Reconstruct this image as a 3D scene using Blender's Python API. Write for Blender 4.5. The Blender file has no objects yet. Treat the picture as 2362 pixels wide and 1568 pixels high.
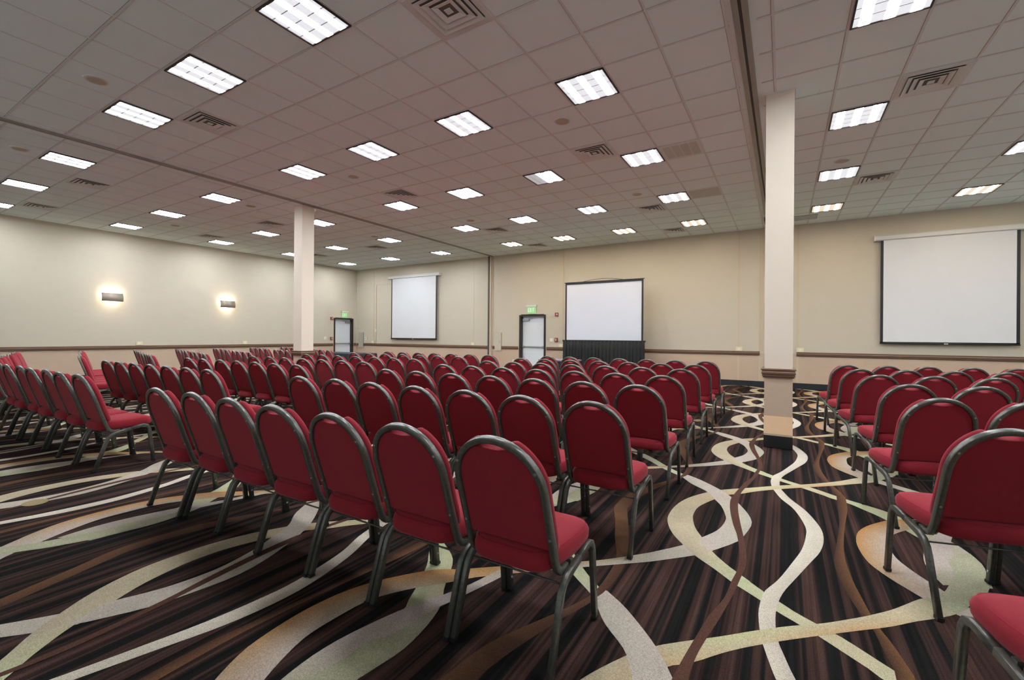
import bpy, bmesh, math, random
from mathutils import Vector, Matrix
random.seed(7)
PI = math.pi
sc = bpy.context.scene
COL = sc.collection

# ------------------------------------------------------------------ room data
YB, XL, XR, YR = 13.885, -16.74, 8.6, -4.2
H, CE, T = 1.325, 4.278, 0.6096
GX, GY = -4.14, 2.867

# ------------------------------------------------------------------ materials
def lin(c):
    out = []
    for v in c:
        v /= 255.0
        out.append(v / 12.92 if v <= 0.04045 else ((v + 0.055) / 1.055) ** 2.4)
    return (out[0], out[1], out[2], 1.0)

def newmat(name):
    m = bpy.data.materials.new(name); m.use_nodes = True
    nt = m.node_tree
    return m, nt, nt.nodes, nt.links, nt.nodes['Principled BSDF']

def mat(name, rgb, rough=0.6, metal=0.0, noise=0.0, nscale=40.0, bump=0.0, bscale=200.0, sheen=0.0, spec=0.5, stretch=None):
    m, nt, N, L, b = newmat(name)
    c = lin(rgb)
    b.inputs['Base Color'].default_value = c
    b.inputs['Roughness'].default_value = rough
    b.inputs['Metallic'].default_value = metal
    b.inputs['Specular IOR Level'].default_value = spec
    if sheen:
        b.inputs['Sheen Weight'].default_value = sheen
        b.inputs['Sheen Tint'].default_value = c
    tc = N.new('ShaderNodeTexCoord')
    src = tc.outputs['Object']
    if stretch:
        mp = N.new('ShaderNodeMapping'); mp.inputs['Scale'].default_value = stretch
        L.new(src, mp.inputs['Vector']); src = mp.outputs['Vector']
    if noise:
        n = N.new('ShaderNodeTexNoise'); n.inputs['Scale'].default_value = nscale; n.inputs['Detail'].default_value = 4
        L.new(src, n.inputs['Vector'])
        mr = N.new('ShaderNodeMapRange'); mr.inputs['To Min'].default_value = 1 - noise; mr.inputs['To Max'].default_value = 1 + noise
        L.new(n.outputs['Fac'], mr.inputs['Value'])
        mx = N.new('ShaderNodeVectorMath'); mx.operation = 'SCALE'; mx.inputs[0].default_value = c[:3]
        L.new(mr.outputs['Result'], mx.inputs['Scale']); L.new(mx.outputs['Vector'], b.inputs['Base Color'])
    if bump:
        n2 = N.new('ShaderNodeTexNoise'); n2.inputs['Scale'].default_value = bscale; n2.inputs['Detail'].default_value = 3
        L.new(src, n2.inputs['Vector'])
        bp = N.new('ShaderNodeBump'); bp.inputs['Strength'].default_value = bump; bp.inputs['Distance'].default_value = 0.004
        L.new(n2.outputs['Fac'], bp.inputs['Height']); L.new(bp.outputs['Normal'], b.inputs['Normal'])
    return m

M = {}
M['wall_up'] = mat('wall_vinyl_cream', (192, 182, 162), 0.75, noise=0.03, nscale=3, bump=0.25, bscale=160, stretch=(1, 1, 3))
M['wall_lo'] = mat('wall_vinyl_tan', (188, 164, 141), 0.75, noise=0.04, nscale=4, bump=0.3, bscale=160, stretch=(1, 1, 3))
M['rail'] = mat('rail_brown', (128, 98, 76), 0.45, noise=0.08, nscale=8)
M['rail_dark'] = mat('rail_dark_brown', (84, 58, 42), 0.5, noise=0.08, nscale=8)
M['base'] = mat('baseboard_navy_black', (22, 26, 32), 0.5, noise=0.1, nscale=20)
M['seam'] = mat('wall_seam_trim', (192, 174, 148), 0.7)
M['tile'] = mat('ceiling_tile', (238, 252, 250), 0.95, noise=0.06, nscale=220, bump=0.35, bscale=300)
M['tbar'] = mat('ceiling_tee_bar', (222, 226, 222), 0.7)
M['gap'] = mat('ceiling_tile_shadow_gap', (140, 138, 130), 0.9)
M['track'] = mat('track_bronze_grey', (150, 145, 136), 0.5, metal=0.2, noise=0.15, nscale=30, stretch=(1, .1, 1))
M['track_dark'] = mat('track_slot_dark', (76, 72, 66), 0.7)
M['bronze'] = mat('dark_bronze_frame', (48, 42, 36), 0.45, metal=0.3)
M['door'] = mat('door_grey_paint', (216, 220, 222), 0.5, noise=0.02, nscale=4)
M['steel'] = mat('brushed_steel', (170, 172, 172), 0.35, metal=0.8, noise=0.08, nscale=60)
M['black'] = mat('black_frame', (16, 16, 17), 0.5)
M['canvas'] = mat('screen_canvas', (214, 214, 214), 0.8, noise=0.02, nscale=1.2)
M['canvas2'] = mat('matte_white_screen_canvas', (206, 208, 214), 0.7)
M['case'] = mat('screen_case_offwhite', (206, 204, 198), 0.5)
M['drape'] = mat('black_skirt_cloth', (30, 32, 32), 0.9, noise=0.15, nscale=40, sheen=0.2)
M['cloth_navy'] = mat('blue_black_table_cloth', (30, 40, 46), 0.9, noise=0.1, nscale=20)
M['table_top'] = mat('slate_blue_laminate', (112, 116, 132), 0.4)
M['red_dev'] = mat('alarm_red', (140, 52, 40), 0.4)
M['white_pl'] = mat('white_plastic', (226, 220, 206), 0.4)
M['cream_pl'] = mat('cream_plastic', (216, 206, 170), 0.45)
M['speaker'] = mat('speaker_grille_beige', (190, 178, 158), 0.7, noise=0.1, nscale=300)
M['vent'] = mat('vent_enamel', (222, 226, 220), 0.5)
M['vent_dark'] = mat('vent_inner_dark', (112, 106, 98), 0.8)
M['perf'] = mat('perforated_panel', (200, 202, 194), 0.8, noise=0.12, nscale=350)
M['sconce'] = mat('sconce_nickel', (150, 138, 124), 0.45, metal=0.4, noise=0.05, nscale=80)
M['greyplate'] = mat('galvanised_plate', (168, 160, 146), 0.5, noise=0.1, nscale=12, stretch=(4, 1, 1))
M['col_up'] = mat('column_cream', (218, 205, 187), 0.75, noise=0.02, nscale=3, bump=0.2, bscale=160)
M['col_patch'] = mat('column_patch_peach', (238, 200, 158), 0.75, noise=0.03, nscale=14)

def fabric():
    m, nt, N, L, b = newmat('red_wool_fabric')
    tc = N.new('ShaderNodeTexCoord')
    n = N.new('ShaderNodeTexNoise'); n.inputs['Scale'].default_value = 420; n.inputs['Detail'].default_value = 3
    n2 = N.new('ShaderNodeTexNoise'); n2.inputs['Scale'].default_value = 6; n2.inputs['Detail'].default_value = 2
    L.new(tc.outputs['Object'], n.inputs['Vector']); L.new(tc.outputs['Object'], n2.inputs['Vector'])
    mx = N.new('ShaderNodeMix'); mx.data_type = 'RGBA'
    mx.inputs['A'].default_value = lin((116, 24, 33)); mx.inputs['B'].default_value = lin((146, 42, 52))
    ad = N.new('ShaderNodeMath'); ad.operation = 'MULTIPLY_ADD'; ad.inputs[1].default_value = 0.6
    ml = N.new('ShaderNodeMath'); ml.operation = 'MULTIPLY'; ml.inputs[1].default_value = 0.4
    L.new(n2.outputs['Fac'], ml.inputs[0]); L.new(n.outputs['Fac'], ad.inputs[0]); L.new(ml.outputs[0], ad.inputs[2])
    L.new(ad.outputs[0], mx.inputs['Factor']); L.new(mx.outputs['Result'], b.inputs['Base Color'])
    b.inputs['Roughness'].default_value = 0.95
    b.inputs['Specular IOR Level'].default_value = 0.15
    b.inputs['Sheen Weight'].default_value = 0.32; b.inputs['Sheen Roughness'].default_value = 0.45
    b.inputs['Sheen Tint'].default_value = lin((235, 150, 152))
    bp = N.new('ShaderNodeBump'); bp.inputs['Strength'].default_value = 0.25; bp.inputs['Distance'].default_value = 0.002
    L.new(n.outputs['Fac'], bp.inputs['Height']); L.new(bp.outputs['Normal'], b.inputs['Normal'])
    return m
M['fabric'] = fabric()

def gunmetal():
    m, nt, N, L, b = newmat('silver_vein_gunmetal')
    tc = N.new('ShaderNodeTexCoord')
    n = N.new('ShaderNodeTexNoise'); n.inputs['Scale'].default_value = 60; n.inputs['Detail'].default_value = 5
    L.new(tc.outputs['Object'], n.inputs['Vector'])
    mx = N.new('ShaderNodeMix'); mx.data_type = 'RGBA'
    mx.inputs['A'].default_value = lin((60, 60, 55)); mx.inputs['B'].default_value = lin((110, 108, 100))
    L.new(n.outputs['Fac'], mx.inputs['Factor']); L.new(mx.outputs['Result'], b.inputs['Base Color'])
    b.inputs['Metallic'].default_value = 0.4; b.inputs['Roughness'].default_value = 0.3
    bp = N.new('ShaderNodeBump'); bp.inputs['Strength'].default_value = 0.15; bp.inputs['Distance'].default_value = 0.001
    L.new(n.outputs['Fac'], bp.inputs['Height']); L.new(bp.outputs['Normal'], b.inputs['Normal'])
    return m
M['metal'] = gunmetal()

def emis(name, rgb, strength):
    m, nt, N, L, b = newmat(name)
    c = lin(rgb); b.inputs['Base Color'].default_value = (c[0]*.45, c[1]*.45, c[2]*.45, 1)
    b.inputs['Emission Color'].default_value = lin(rgb)
    b.inputs['Emission Strength'].default_value = strength
    return m

LS = 2.5   # overall lamp level
def panel_mat(name, tint, hot, base, dead=False):
    """prismatic lens: bright tubes along local x showing through a 3 x 4 lens pattern"""
    m, nt, N, L, b = newmat(name)
    b.inputs['Base Color'].default_value = (0.8, 0.8, 0.8, 1)
    b.inputs['Roughness'].default_value = 0.3
    tc = N.new('ShaderNodeTexCoord'); sp = N.new('ShaderNodeSeparateXYZ')
    L.new(tc.outputs['Object'], sp.inputs[0])
    def math_(op, a, bb=None, c=None):
        n = N.new('ShaderNodeMath'); n.operation = op
        for i, v in enumerate((a, bb, c)):
            if v is None: continue
            if isinstance(v, (int, float)): n.inputs[i].default_value = v
            else: L.new(v, n.inputs[i])
        return n.outputs[0]
    # tubes: |sin| stripes across local y (3 tubes)
    y3 = math_('MULTIPLY', sp.outputs['X'], 3 * PI / 0.56)
    s1 = math_('ABSOLUTE', math_('SINE', math_('ADD', y3, PI / 2)))
    tube = N.new('ShaderNodeMapRange'); tube.interpolation_type = 'SMOOTHSTEP'
    tube.inputs['From Min'].default_value = 0.70; tube.inputs['From Max'].default_value = 0.97
    L.new(s1, tube.inputs['Value'])
    nz = N.new('ShaderNodeTexNoise'); nz.inputs['Scale'].default_value = 9; nz.inputs['Detail'].default_value = 1
    L.new(tc.outputs['Object'], nz.inputs['Vector'])
    nm = N.new('ShaderNodeMapRange'); nm.inputs['From Min'].default_value = 0.35; nm.inputs['From Max'].default_value = 0.65
    nm.inputs['To Min'].default_value = 0.55
    L.new(nz.outputs['Fac'], nm.inputs['Value'])
    f = math_('MULTIPLY', tube.outputs['Result'], nm.outputs['Result'])
    # lens grid lines (3 x 4 cells)
    gx = math_('ABSOLUTE', math_('SINE', math_('MULTIPLY', sp.outputs['X'], 3 * PI / 0.56)))
    gy = math_('ABSOLUTE', math_('SINE', math_('MULTIPLY', sp.outputs['Y'], 4 * PI / 0.56)))
    line = math_('MULTIPLY', math_('GREATER_THAN', gy, 0.10), math_('GREATER_THAN', gx, 0.07))
    st = math_('MULTIPLY_ADD', f, hot, base)
    if dead:
        st = math_('MULTIPLY', st, math_('GREATER_THAN', sp.outputs['X'], -0.06))
        st = math_('ADD', st, 0.12)
    st = math_('MULTIPLY', st, math_('MULTIPLY_ADD', line, 0.985, 0.015))
    b.inputs['Emission Color'].default_value = lin(tint)
    L.new(math_('MULTIPLY', st, LS), b.inputs['Emission Strength'])
    return m
M['lamp'] = panel_mat('lens_cool_white', (240, 247, 255), 74, 0.27)
M['lamp_bright'] = panel_mat('lens_bright_white', (240, 247, 255), 64, 0.6)
M['lamp_warm'] = panel_mat('lens_warm_white', (255, 236, 208), 36, 0.27)
M['lamp_part'] = panel_mat('lens_half_lit', (240, 247, 255), 74, 0.27, dead=True)
M['tube'] = emis('sconce_lamp_glow', (255, 240, 218), 170)
M['exit_bg'] = emis('exit_panel_glow', (168, 214, 150), 0.45)
M['exit_tx'] = emis('exit_letter_green', (216, 250, 206), 0.8)

# ------------------------------------------------------------------ mesh kit
class MB:
    def __init__(s): s.bm = bmesh.new()
    def box(s, x0, x1, y0, y1, z0, z1, mi=0):
        v = [s.bm.verts.new(p) for p in ((x0,y0,z0),(x1,y0,z0),(x1,y1,z0),(x0,y1,z0),(x0,y0,z1),(x1,y0,z1),(x1,y1,z1),(x0,y1,z1))]
        for f in ((0,3,2,1),(4,5,6,7),(0,1,5,4),(1,2,6,5),(2,3,7,6),(3,0,4,7)):
            s.bm.faces.new([v[i] for i in f]).material_index = mi
        return s
    def quad(s, a, b, c, d, mi=0):
        f = s.bm.faces.new([s.bm.verts.new(p) for p in (a, b, c, d)]); f.material_index = mi
        return s
    def loft(s, rings, mi=0, cap0=True, cap1=True, closed=True, smooth=True):
        R = [[s.bm.verts.new(p) for p in r] for r in rings]
        n = len(R[0])
        for a, b in zip(R, R[1:]):
            for i in range(n if closed else n - 1):
                f = s.bm.faces.new((a[i], a[(i+1) % n], b[(i+1) % n], b[i])); f.material_index = mi; f.smooth = smooth
        if cap0: f = s.bm.faces.new(list(reversed(R[0]))); f.material_index = mi
        if cap1: f = s.bm.faces.new(R[-1]); f.material_index = mi
        return R
    def sweep(s, pts, w, d, side, mi=0, ch=0.22, closed=False):
        """rounded-square tube along pts; side = constant vector giving the tube's width axis"""
        pts = [Vector(p) for p in pts]; side = Vector(side).normalized() if side is not None else None
        rings = []
        for i, p in enumerate(pts):
            t = (pts[min(i+1, len(pts)-1)] - pts[max(i-1, 0)]).normalized()
            a = side if side is not None else Vector((0, 0, 1))
            a = (a - t * a.dot(t)).normalized()
            b = t.cross(a)
            r = []
            for (u, v) in ((1-ch, 1), (-(1-ch), 1), (-1, 1-ch), (-1, -(1-ch)), (-(1-ch), -1), (1-ch, -1), (1, -(1-ch)), (1, 1-ch)):
                r.append(p + a * (u*w/2) + b * (v*d/2))
            rings.append(r)
        s.loft(rings, mi)
        return s
    def cyl(s, c, r, axis, h, n=20, mi=0, r2=None):
        c = Vector(c); ax = Vector(axis).normalized()
        a = ax.orthogonal().normalized(); b = ax.cross(a)
        r2 = r if r2 is None else r2
        rings = []
        for (rr, o) in ((r, 0), (r2, h)):
            rings.append([c + ax*o + a*math.cos(2*PI*k/n)*rr + b*math.sin(2*PI*k/n)*rr for k in range(n)])
        s.loft(rings, mi)
        return s
    def build(s, name, mats, parent=None, normals=True):
        if normals: bmesh.ops.recalc_face_normals(s.bm, faces=s.bm.faces[:])
        me = bpy.data.meshes.new(name); s.bm.to_mesh(me); s.bm.free()
        for m in (mats if isinstance(mats, (list, tuple)) else [mats]): me.materials.append(m)
        o = bpy.data.objects.new(name, me); COL.objects.link(o)
        if parent: o.parent = parent
        return o

def tag(o, label=None, cat=None, group=None, kind=None):
    if label: o['label'] = label
    if cat: o['category'] = cat
    if group: o['group'] = group
    if kind: o['kind'] = kind
    return o
def thing(name, loc, label, cat, rz=0.0, group=None):
    o = bpy.data.objects.new(name, None); COL.objects.link(o)
    o.empty_display_size = 0.1
    o.location = loc; o.rotation_euler = (0, 0, rz)
    return tag(o, label, cat, group)
def dup(root, loc, rz, label=None, group=None):
    r = root.copy(); COL.objects.link(r); r.location = loc; r.rotation_euler = (0, 0, rz)
    if label: r['label'] = label
    if group: r['group'] = group
    for ch in list(root.children):
        c = ch.copy(); COL.objects.link(c); c.parent = r
        for g in list(ch.children):
            d = g.copy(); COL.objects.link(d); d.parent = c
    return r
def catmull(P, k=5):
    out = []
    P = [Vector(p) for p in P]
    n = len(P)
    for i in range(n-1):
        p0 = P[i-1] if i else P[0]*2 - P[1]
        p1, p2 = P[i], P[i+1]
        p3 = P[i+2] if i+2 < n else P[-1]*2 - P[-2]
        for j in range(k):
            t = j/k
            out.append(0.5*((2*p1) + (p2-p0)*t + (2*p0-5*p1+4*p2-p3)*t*t + (3*p1-p0-3*p2+p3)*t**3))
    out.append(P[-1])
    return out

# ------------------------------------------------------------------ carpet
PX, PY = 2.37, 2.31
S = 'BREAK'
def edge(txt):
    """points 'x,y' with | marking stations shared by both edges"""
    segs = [[tuple(map(float, p.split(','))) for p in part.split()] for part in txt.split('|')]
    pts = []; marks = [0]
    for i, sg in enumerate(segs):
        pts += sg; marks.append(len(pts)-1)
    cm = catmull([(x, y, 0) for x, y in pts], 6)
    return [cm[marks[i]*6: marks[i+1]*6+1] for i in range(len(segs))]
def resample(P, n):
    L = [0.0]
    for a, b in zip(P, P[1:]): L.append(L[-1] + (b-a).length)
    out = []; j = 0
    for i in range(n+1):
        t = L[-1]*i/n
        while j < len(L)-2 and L[j+1] < t: j += 1
        d = L[j+1]-L[j]
        out.append(P[j].lerp(P[j+1], (t-L[j])/d if d > 1e-9 else 0))
    return out
RB = []   # (z level, left edge, right edge, colour function(t, s))
def ribbon(z, left, right, cols):
    """cols: list of (t, colour at left edge, colour at right edge)"""
    Ls, Rs = edge(left), edge(right)
    rows = []
    for a, b in zip(Ls, Rs):
        n = max(3, int(max(sum((q-p).length for p, q in zip(a, a[1:])), 0.1)/0.05))
        ra, rb = resample(a, n), resample(b, n)
        rows += list(zip(ra, rb))[(1 if rows else 0):]
    RB.append((z, rows, cols))
CREAM, TAN, GREEN, GREY, LAV, ORG = (208,200,187), (194,183,158), (184,191,158), (182,178,168), (188,177,172), (180,138,90)
SAGE = (172,172,150); BRN, BRN2, BRNO = (88,60,52), (74,52,43), (112,80,54); BONE = (178,166,148)
# wavy cream line
ribbon(2, '-.078,2.254 -.087,2.333 -.097,2.457 -.094,2.568 -.078,2.698 -.018,2.867 .054,3.142 | .103,3.351 .132,3.58 .135,3.775 | .075,4.098 -.014,4.318 -.078,4.564',
          '-.008,2.254 -.02,2.32 -.025,2.391 -.026,2.511 -.015,2.629 .01,2.753 .07,2.95 .138,3.171 | .2,3.377 .231,3.592 .224,3.809 | .154,4.107 .051,4.359 -.008,4.564',
       [(0, CREAM, (196,184,178)), (.5, (212,206,196), (204,196,184)), (1, CREAM, (196,184,178))])
# plain brown line
ribbon(5, '-.3,2.31 -.252,2.517 -.237,2.703 -.221,2.855 -.226,3.075 -.261,3.354 -.301,3.54 | -.346,3.818 -.365,4.06 -.349,4.253 -.3,4.62',
          '-.252,2.31 -.215,2.576 -.195,2.784 -.18,2.941 -.193,3.148 -.231,3.414 -.26,3.6 | -.293,3.85 -.306,4.05 -.303,4.309 -.252,4.62',
       [(0, BRN, BRN), (1, BRN, BRN)])
# brown line with an orange rim
ribbon(2, '.385,2.335 .37,2.449 .355,2.598 .326,2.71 .299,2.837 .27,3.047 .262,3.281 | .295,3.546 .344,3.947 .37,4.38 .385,4.645',
          '.445,2.335 .43,2.42 .409,2.533 .376,2.659 .35,2.868 .328,3.111 .325,3.421 | .363,3.83 .426,4.305 .442,4.56 .445,4.645',
       [(0, BRN2, BRNO), (.5, BRN2, (110,78,58)), (1, BRN2, BRNO)])
# third brown line
ribbon(1, '-1.13,1.3 -1.09,1.575 -1.009,1.778 -.913,1.984 -.838,2.197 -.832,2.437 -.856,2.646 -.95,2.9 | -1.033,3.159 -1.12,3.4 -1.13,3.61',
          '-1.03,1.3 -.973,1.606 -.884,1.921 -.813,2.133 -.779,2.347 -.78,2.552 -.803,2.679 -.87,2.95 | -.954,3.208 -1.03,3.45 -1.03,3.61',
       [(0, (100,72,52), (82,58,47)), (.5, (90,62,50), (80,56,46)), (.8, (108,78,54), (92,66,50)), (1, (100,72,52), (82,58,47))])
# tan loop line: upper band, left loop
ribbon(3, '.83,3.3 .77,3.22 .70,3.14 .615,3.051 .581,3.012 .464,2.849 .36,2.73 .31,2.678 .165,2.538 .027,2.428 -.107,2.307 -.236,2.181 -.361,2.068 -.47,1.96 | -.557,1.838 -.669,1.609 -.721,1.382 -.726,1.139 | -.693,.984 -.633,.843 -.557,.729 -.457,.602 -.342,.499 -.237,.393 -.20,.36',
          '.90,3.26 .86,3.18 .808,3.107 .719,2.964 .623,2.863 .537,2.784 .428,2.672 .296,2.557 .209,2.48 .137,2.417 -.017,2.277 -.143,2.152 -.222,2.062 -.29,1.973 -.344,1.915 | -.40,1.86 -.48,1.691 -.56,1.461 -.572,1.278 | -.557,1.165 -.518,1.02 -.456,.888 -.378,.722 -.285,.592 -.226,.527 -.15,.45',
       [(0, SAGE, SAGE), (.15, TAN, TAN), (.25, TAN, (196,160,120)), (.42, (190,190,150), TAN), (.52, BONE, (190,164,128)), (.7, TAN, BONE), (.9, BONE, TAN), (1, GREEN, GREEN)])
# tan loop line: long diagonal
ribbon(1, '-.237,.393 -.09,.278 -.019,.216 .064,.161 .145,.103 .233,.03 .302,-.027 .347,-.075 .448,-.131 .56,-.27 .619,-.35 | .714,-.526 .77,-.65 .80,-.7 | .825,-.86 .82,-1.05 .80,-1.22 .79,-1.33',
          '-.226,.527 -.083,.379 -.01,.316 .052,.261 .138,.206 .212,.163 .28,.109 .349,.047 .446,-.03 .6,-.13 .698,-.21 | .764,-.307 .85,-.47 .935,-.596 | .984,-.753 1.005,-.923 .988,-1.055 .958,-1.25',
       [(0, GREEN, GREEN), (.3, TAN, TAN), (.45, GREEN, GREEN), (.65, GREEN, TAN), (.8, SAGE, GREY), (1, SAGE, SAGE)])
# green crescent, lower half of the right hand loop
ribbon(4, '.838,3.74 .836,3.66 .83,3.57 .81,3.42 .76,3.27 .70,3.14 .615,3.05',
          '.99,3.84 1.005,3.697 .988,3.565 .958,3.408 .90,3.26 .808,3.107 .719,2.964',
       [(0, SAGE, SAGE), (1, SAGE, (172,176,150))])
# grey and lavender line: lower part of left hand loop
ribbon(1, '-.695,2.807 -.542,3.021 -.456,3.198', '-.666,2.692 -.456,2.914 -.368,3.039', [(0, GREY, GREY), (1, LAV, LAV)])
ribbon(4, '-.811,4.47 -.705,4.314 -.561,4.173 -.477,4.003 -.418,3.884 -.371,3.715 | -.354,3.584 -.381,3.381 -.456,3.198 -.47,3.17',
          '-.782,4.573 -.65,4.474 -.47,4.287 -.367,4.136 -.301,4.005 -.223,3.808 | -.189,3.649 -.195,3.534 -.221,3.369 -.253,3.249 -.368,3.039 -.40,3.0',
       [(0, GREY, LAV), (.4, LAV, LAV), (.6, (184,178,160), GREY), (.8, LAV, GREY), (1, LAV, LAV)])
# orange line, right hand loop, then lavender diagonal
ribbon(3, '1.68,5.12 1.504,4.92 1.386,4.81 1.0,4.5 .808,4.34 .68,4.25 .53,4.05 | .448,3.88 .415,3.72 .41,3.56 .437,3.36 | .506,3.21 .56,3.13 .615,3.05 .66,3.0',
          '1.704,5.0 1.531,4.85 1.391,4.73 1.187,4.55 .947,4.33 .882,4.25 .80,4.15 .70,4.03 | .61,3.87 .585,3.69 .588,3.52 | .646,3.352 .697,3.252 .75,3.15 .79,3.07',
       [(0, GREY, GREY), (.18, (176,150,118), LAV), (.4, ORG, (186,150,112)), (.6, (172,124,74), (180,166,150)), (.8, ORG, LAV), (1, LAV, LAV)])
ribbon(.5, '.66,3.0 .72,2.96 .813,2.88 .95,2.75 1.146,2.57 1.34,2.35 1.50,2.215 1.56,2.16', '.79,3.07 .80,3.05 .87,2.97 1.0,2.85 1.187,2.66 1.36,2.45 1.52,2.29 1.588,2.263',
       [(0, LAV, LAV), (.5, GREY, GREEN), (.8, GREEN, GREEN), (1, GREY, LAV)])
# lavender line across the right hand loop
ribbon(5, '.74,3.27 .722,3.379 .716,3.491 .727,3.605 .755,3.732 .795,3.872 .837,3.974 .884,4.079 .943,4.223 .98,4.37 1.0,4.45',
          '.79,3.30 .823,3.451 .839,3.533 .844,3.65 .870,3.69 .904,3.782 .935,3.974 .983,4.139 1.027,4.301 1.065,4.444 1.09,4.51',
       [(0, SAGE, SAGE), (.2, LAV, LAV), (.8, (192,180,180), (188,178,176)), (1, BONE, BONE)])

def colour_at(cols, t):
    for (t0, a0, b0), (t1, a1, b1) in zip(cols, cols[1:]):
        if t <= t1 + 1e-9:
            k = (t-t0)/(t1-t0)
            return [a0[i]*(1-k)+a1[i]*k for i in range(3)], [b0[i]*(1-k)+b1[i]*k for i in range(3)]
    return cols[-1][1], cols[-1][2]

def carpet_base():
    m, nt, N, L, b = newmat('carpet_striped_pile')
    tc = N.new('ShaderNodeTexCoord')
    def noise(scale, det, vecscale):
        mp = N.new('ShaderNodeMapping'); mp.inputs['Scale'].default_value = vecscale
        L.new(tc.outputs['Object'], mp.inputs['Vector'])
        n = N.new('ShaderNodeTexNoise'); n.inputs['Scale'].default_value = scale; n.inputs['Detail'].default_value = det
        L.new(mp.outputs['Vector'], n.inputs['Vector']); return n
    n1 = noise(13, 2, (1, 0.0015, 1))      # broad stripes
    n2 = noise(60, 2, (1, 0.012, 1))       # thin streaks
    n3 = noise(260, 2, (1, 1, 1))         # pile
    n4 = noise(2.2, 2, (1, 0.5, 1))       # drift of tone
    r1 = N.new('ShaderNodeValToRGB'); cr = r1.color_ramp; cr.interpolation = 'EASE'
    cr.elements[0].position = 0.40; cr.elements[0].color = lin((21, 20, 19))
    cr.elements[1].position = 0.62; cr.elements[1].color = lin((68, 47, 41))
    e = cr.elements.new(0.47); e.color = lin((25, 22, 21))
    e = cr.elements.new(0.52); e.color = lin((57, 40, 35))
    L.new(n1.outputs['Fac'], r1.inputs['Fac'])
    def mulmap(src, lo, hi, a=0.3, bb=0.7):
        mr = N.new('ShaderNodeMapRange'); mr.inputs['From Min'].default_value = a; mr.inputs['From Max'].default_value = bb
        mr.inputs['To Min'].default_value = lo; mr.inputs['To Max'].default_value = hi
        L.new(src, mr.inputs['Value']); return mr.outputs['Result']
    p = N.new('ShaderNodeMath'); p.operation = 'MULTIPLY'; L.new(mulmap(n2.outputs['Fac'], .45, 1.4), p.inputs[0]); L.new(mulmap(n3.outputs['Fac'], .55, 1.4), p.inputs[1])
    q = N.new('ShaderNodeMath'); q.operation = 'MULTIPLY'; L.new(p.outputs[0], q.inputs[0]); L.new(mulmap(n4.outputs['Fac'], .7, 1.25), q.inputs[1])
    sm = N.new('ShaderNodeVectorMath'); sm.operation = 'SCALE'
    L.new(r1.outputs['Color'], sm.inputs[0]); L.new(q.outputs[0], sm.inputs['Scale'])
    L.new(sm.outputs['Vector'], b.inputs['Base Color'])
    b.inputs['Roughness'].default_value = 1.0; b.inputs['Specular IOR Level'].default_value = 0.1
    bp = N.new('ShaderNodeBump'); bp.inputs['Strength'].default_value = 0.6; bp.inputs['Distance'].default_value = 0.006
    L.new(n3.outputs['Fac'], bp.inputs['Height']); L.new(bp.outputs['Normal'], b.inputs['Normal'])
    return m
def carpet_ribbon():
    m, nt, N, L, b = newmat('carpet_ribbon_pile')
    tc = N.new('ShaderNodeTexCoord')
    at = N.new('ShaderNodeAttribute'); at.attribute_name = 'yarn'
    n = N.new('ShaderNodeTexNoise'); n.inputs['Scale'].default_value = 240; n.inputs['Detail'].default_value = 2
    L.new(tc.outputs['Object'], n.inputs['Vector'])
    n2 = N.new('ShaderNodeTexNoise'); n2.inputs['Scale'].default_value = 5; n2.inputs['Detail'].default_value = 3
    L.new(tc.outputs['Object'], n2.inputs['Vector'])
    mr = N.new('ShaderNodeMapRange'); mr.inputs['From Min'].default_value = .3; mr.inputs['From Max'].default_value = .7
    mr.inputs['To Min'].default_value = .66; mr.inputs['To Max'].default_value = 1.18
    L.new(n.outputs['Fac'], mr.inputs['Value'])
    mr2 = N.new('ShaderNodeMapRange'); mr2.inputs['To Min'].default_value = .86; mr2.inputs['To Max'].default_value = 1.1
    L.new(n2.outputs['Fac'], mr2.inputs['Value'])
    q = N.new('ShaderNodeMath'); q.operation = 'MULTIPLY'; L.new(mr.outputs['Result'], q.inputs[0]); L.new(mr2.outputs['Result'], q.inputs[1])
    sm = N.new('ShaderNodeVectorMath'); sm.operation = 'SCALE'
    L.new(at.outputs['Color'], sm.inputs[0]); L.new(q.outputs[0], sm.inputs['Scale'])
    L.new(sm.outputs['Vector'], b.inputs['Base Color'])
    b.inputs['Roughness'].default_value = 1.0; b.inputs['Specular IOR Level'].default_value = 0.1
    bp = N.new('ShaderNodeBump'); bp.inputs['Strength'].default_value = 0.6; bp.inputs['Distance'].default_value = 0.006
    L.new(n.outputs['Fac'], bp.inputs['Height']); L.new(bp.outputs['Normal'], b.inputs['Normal'])
    return m

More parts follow.
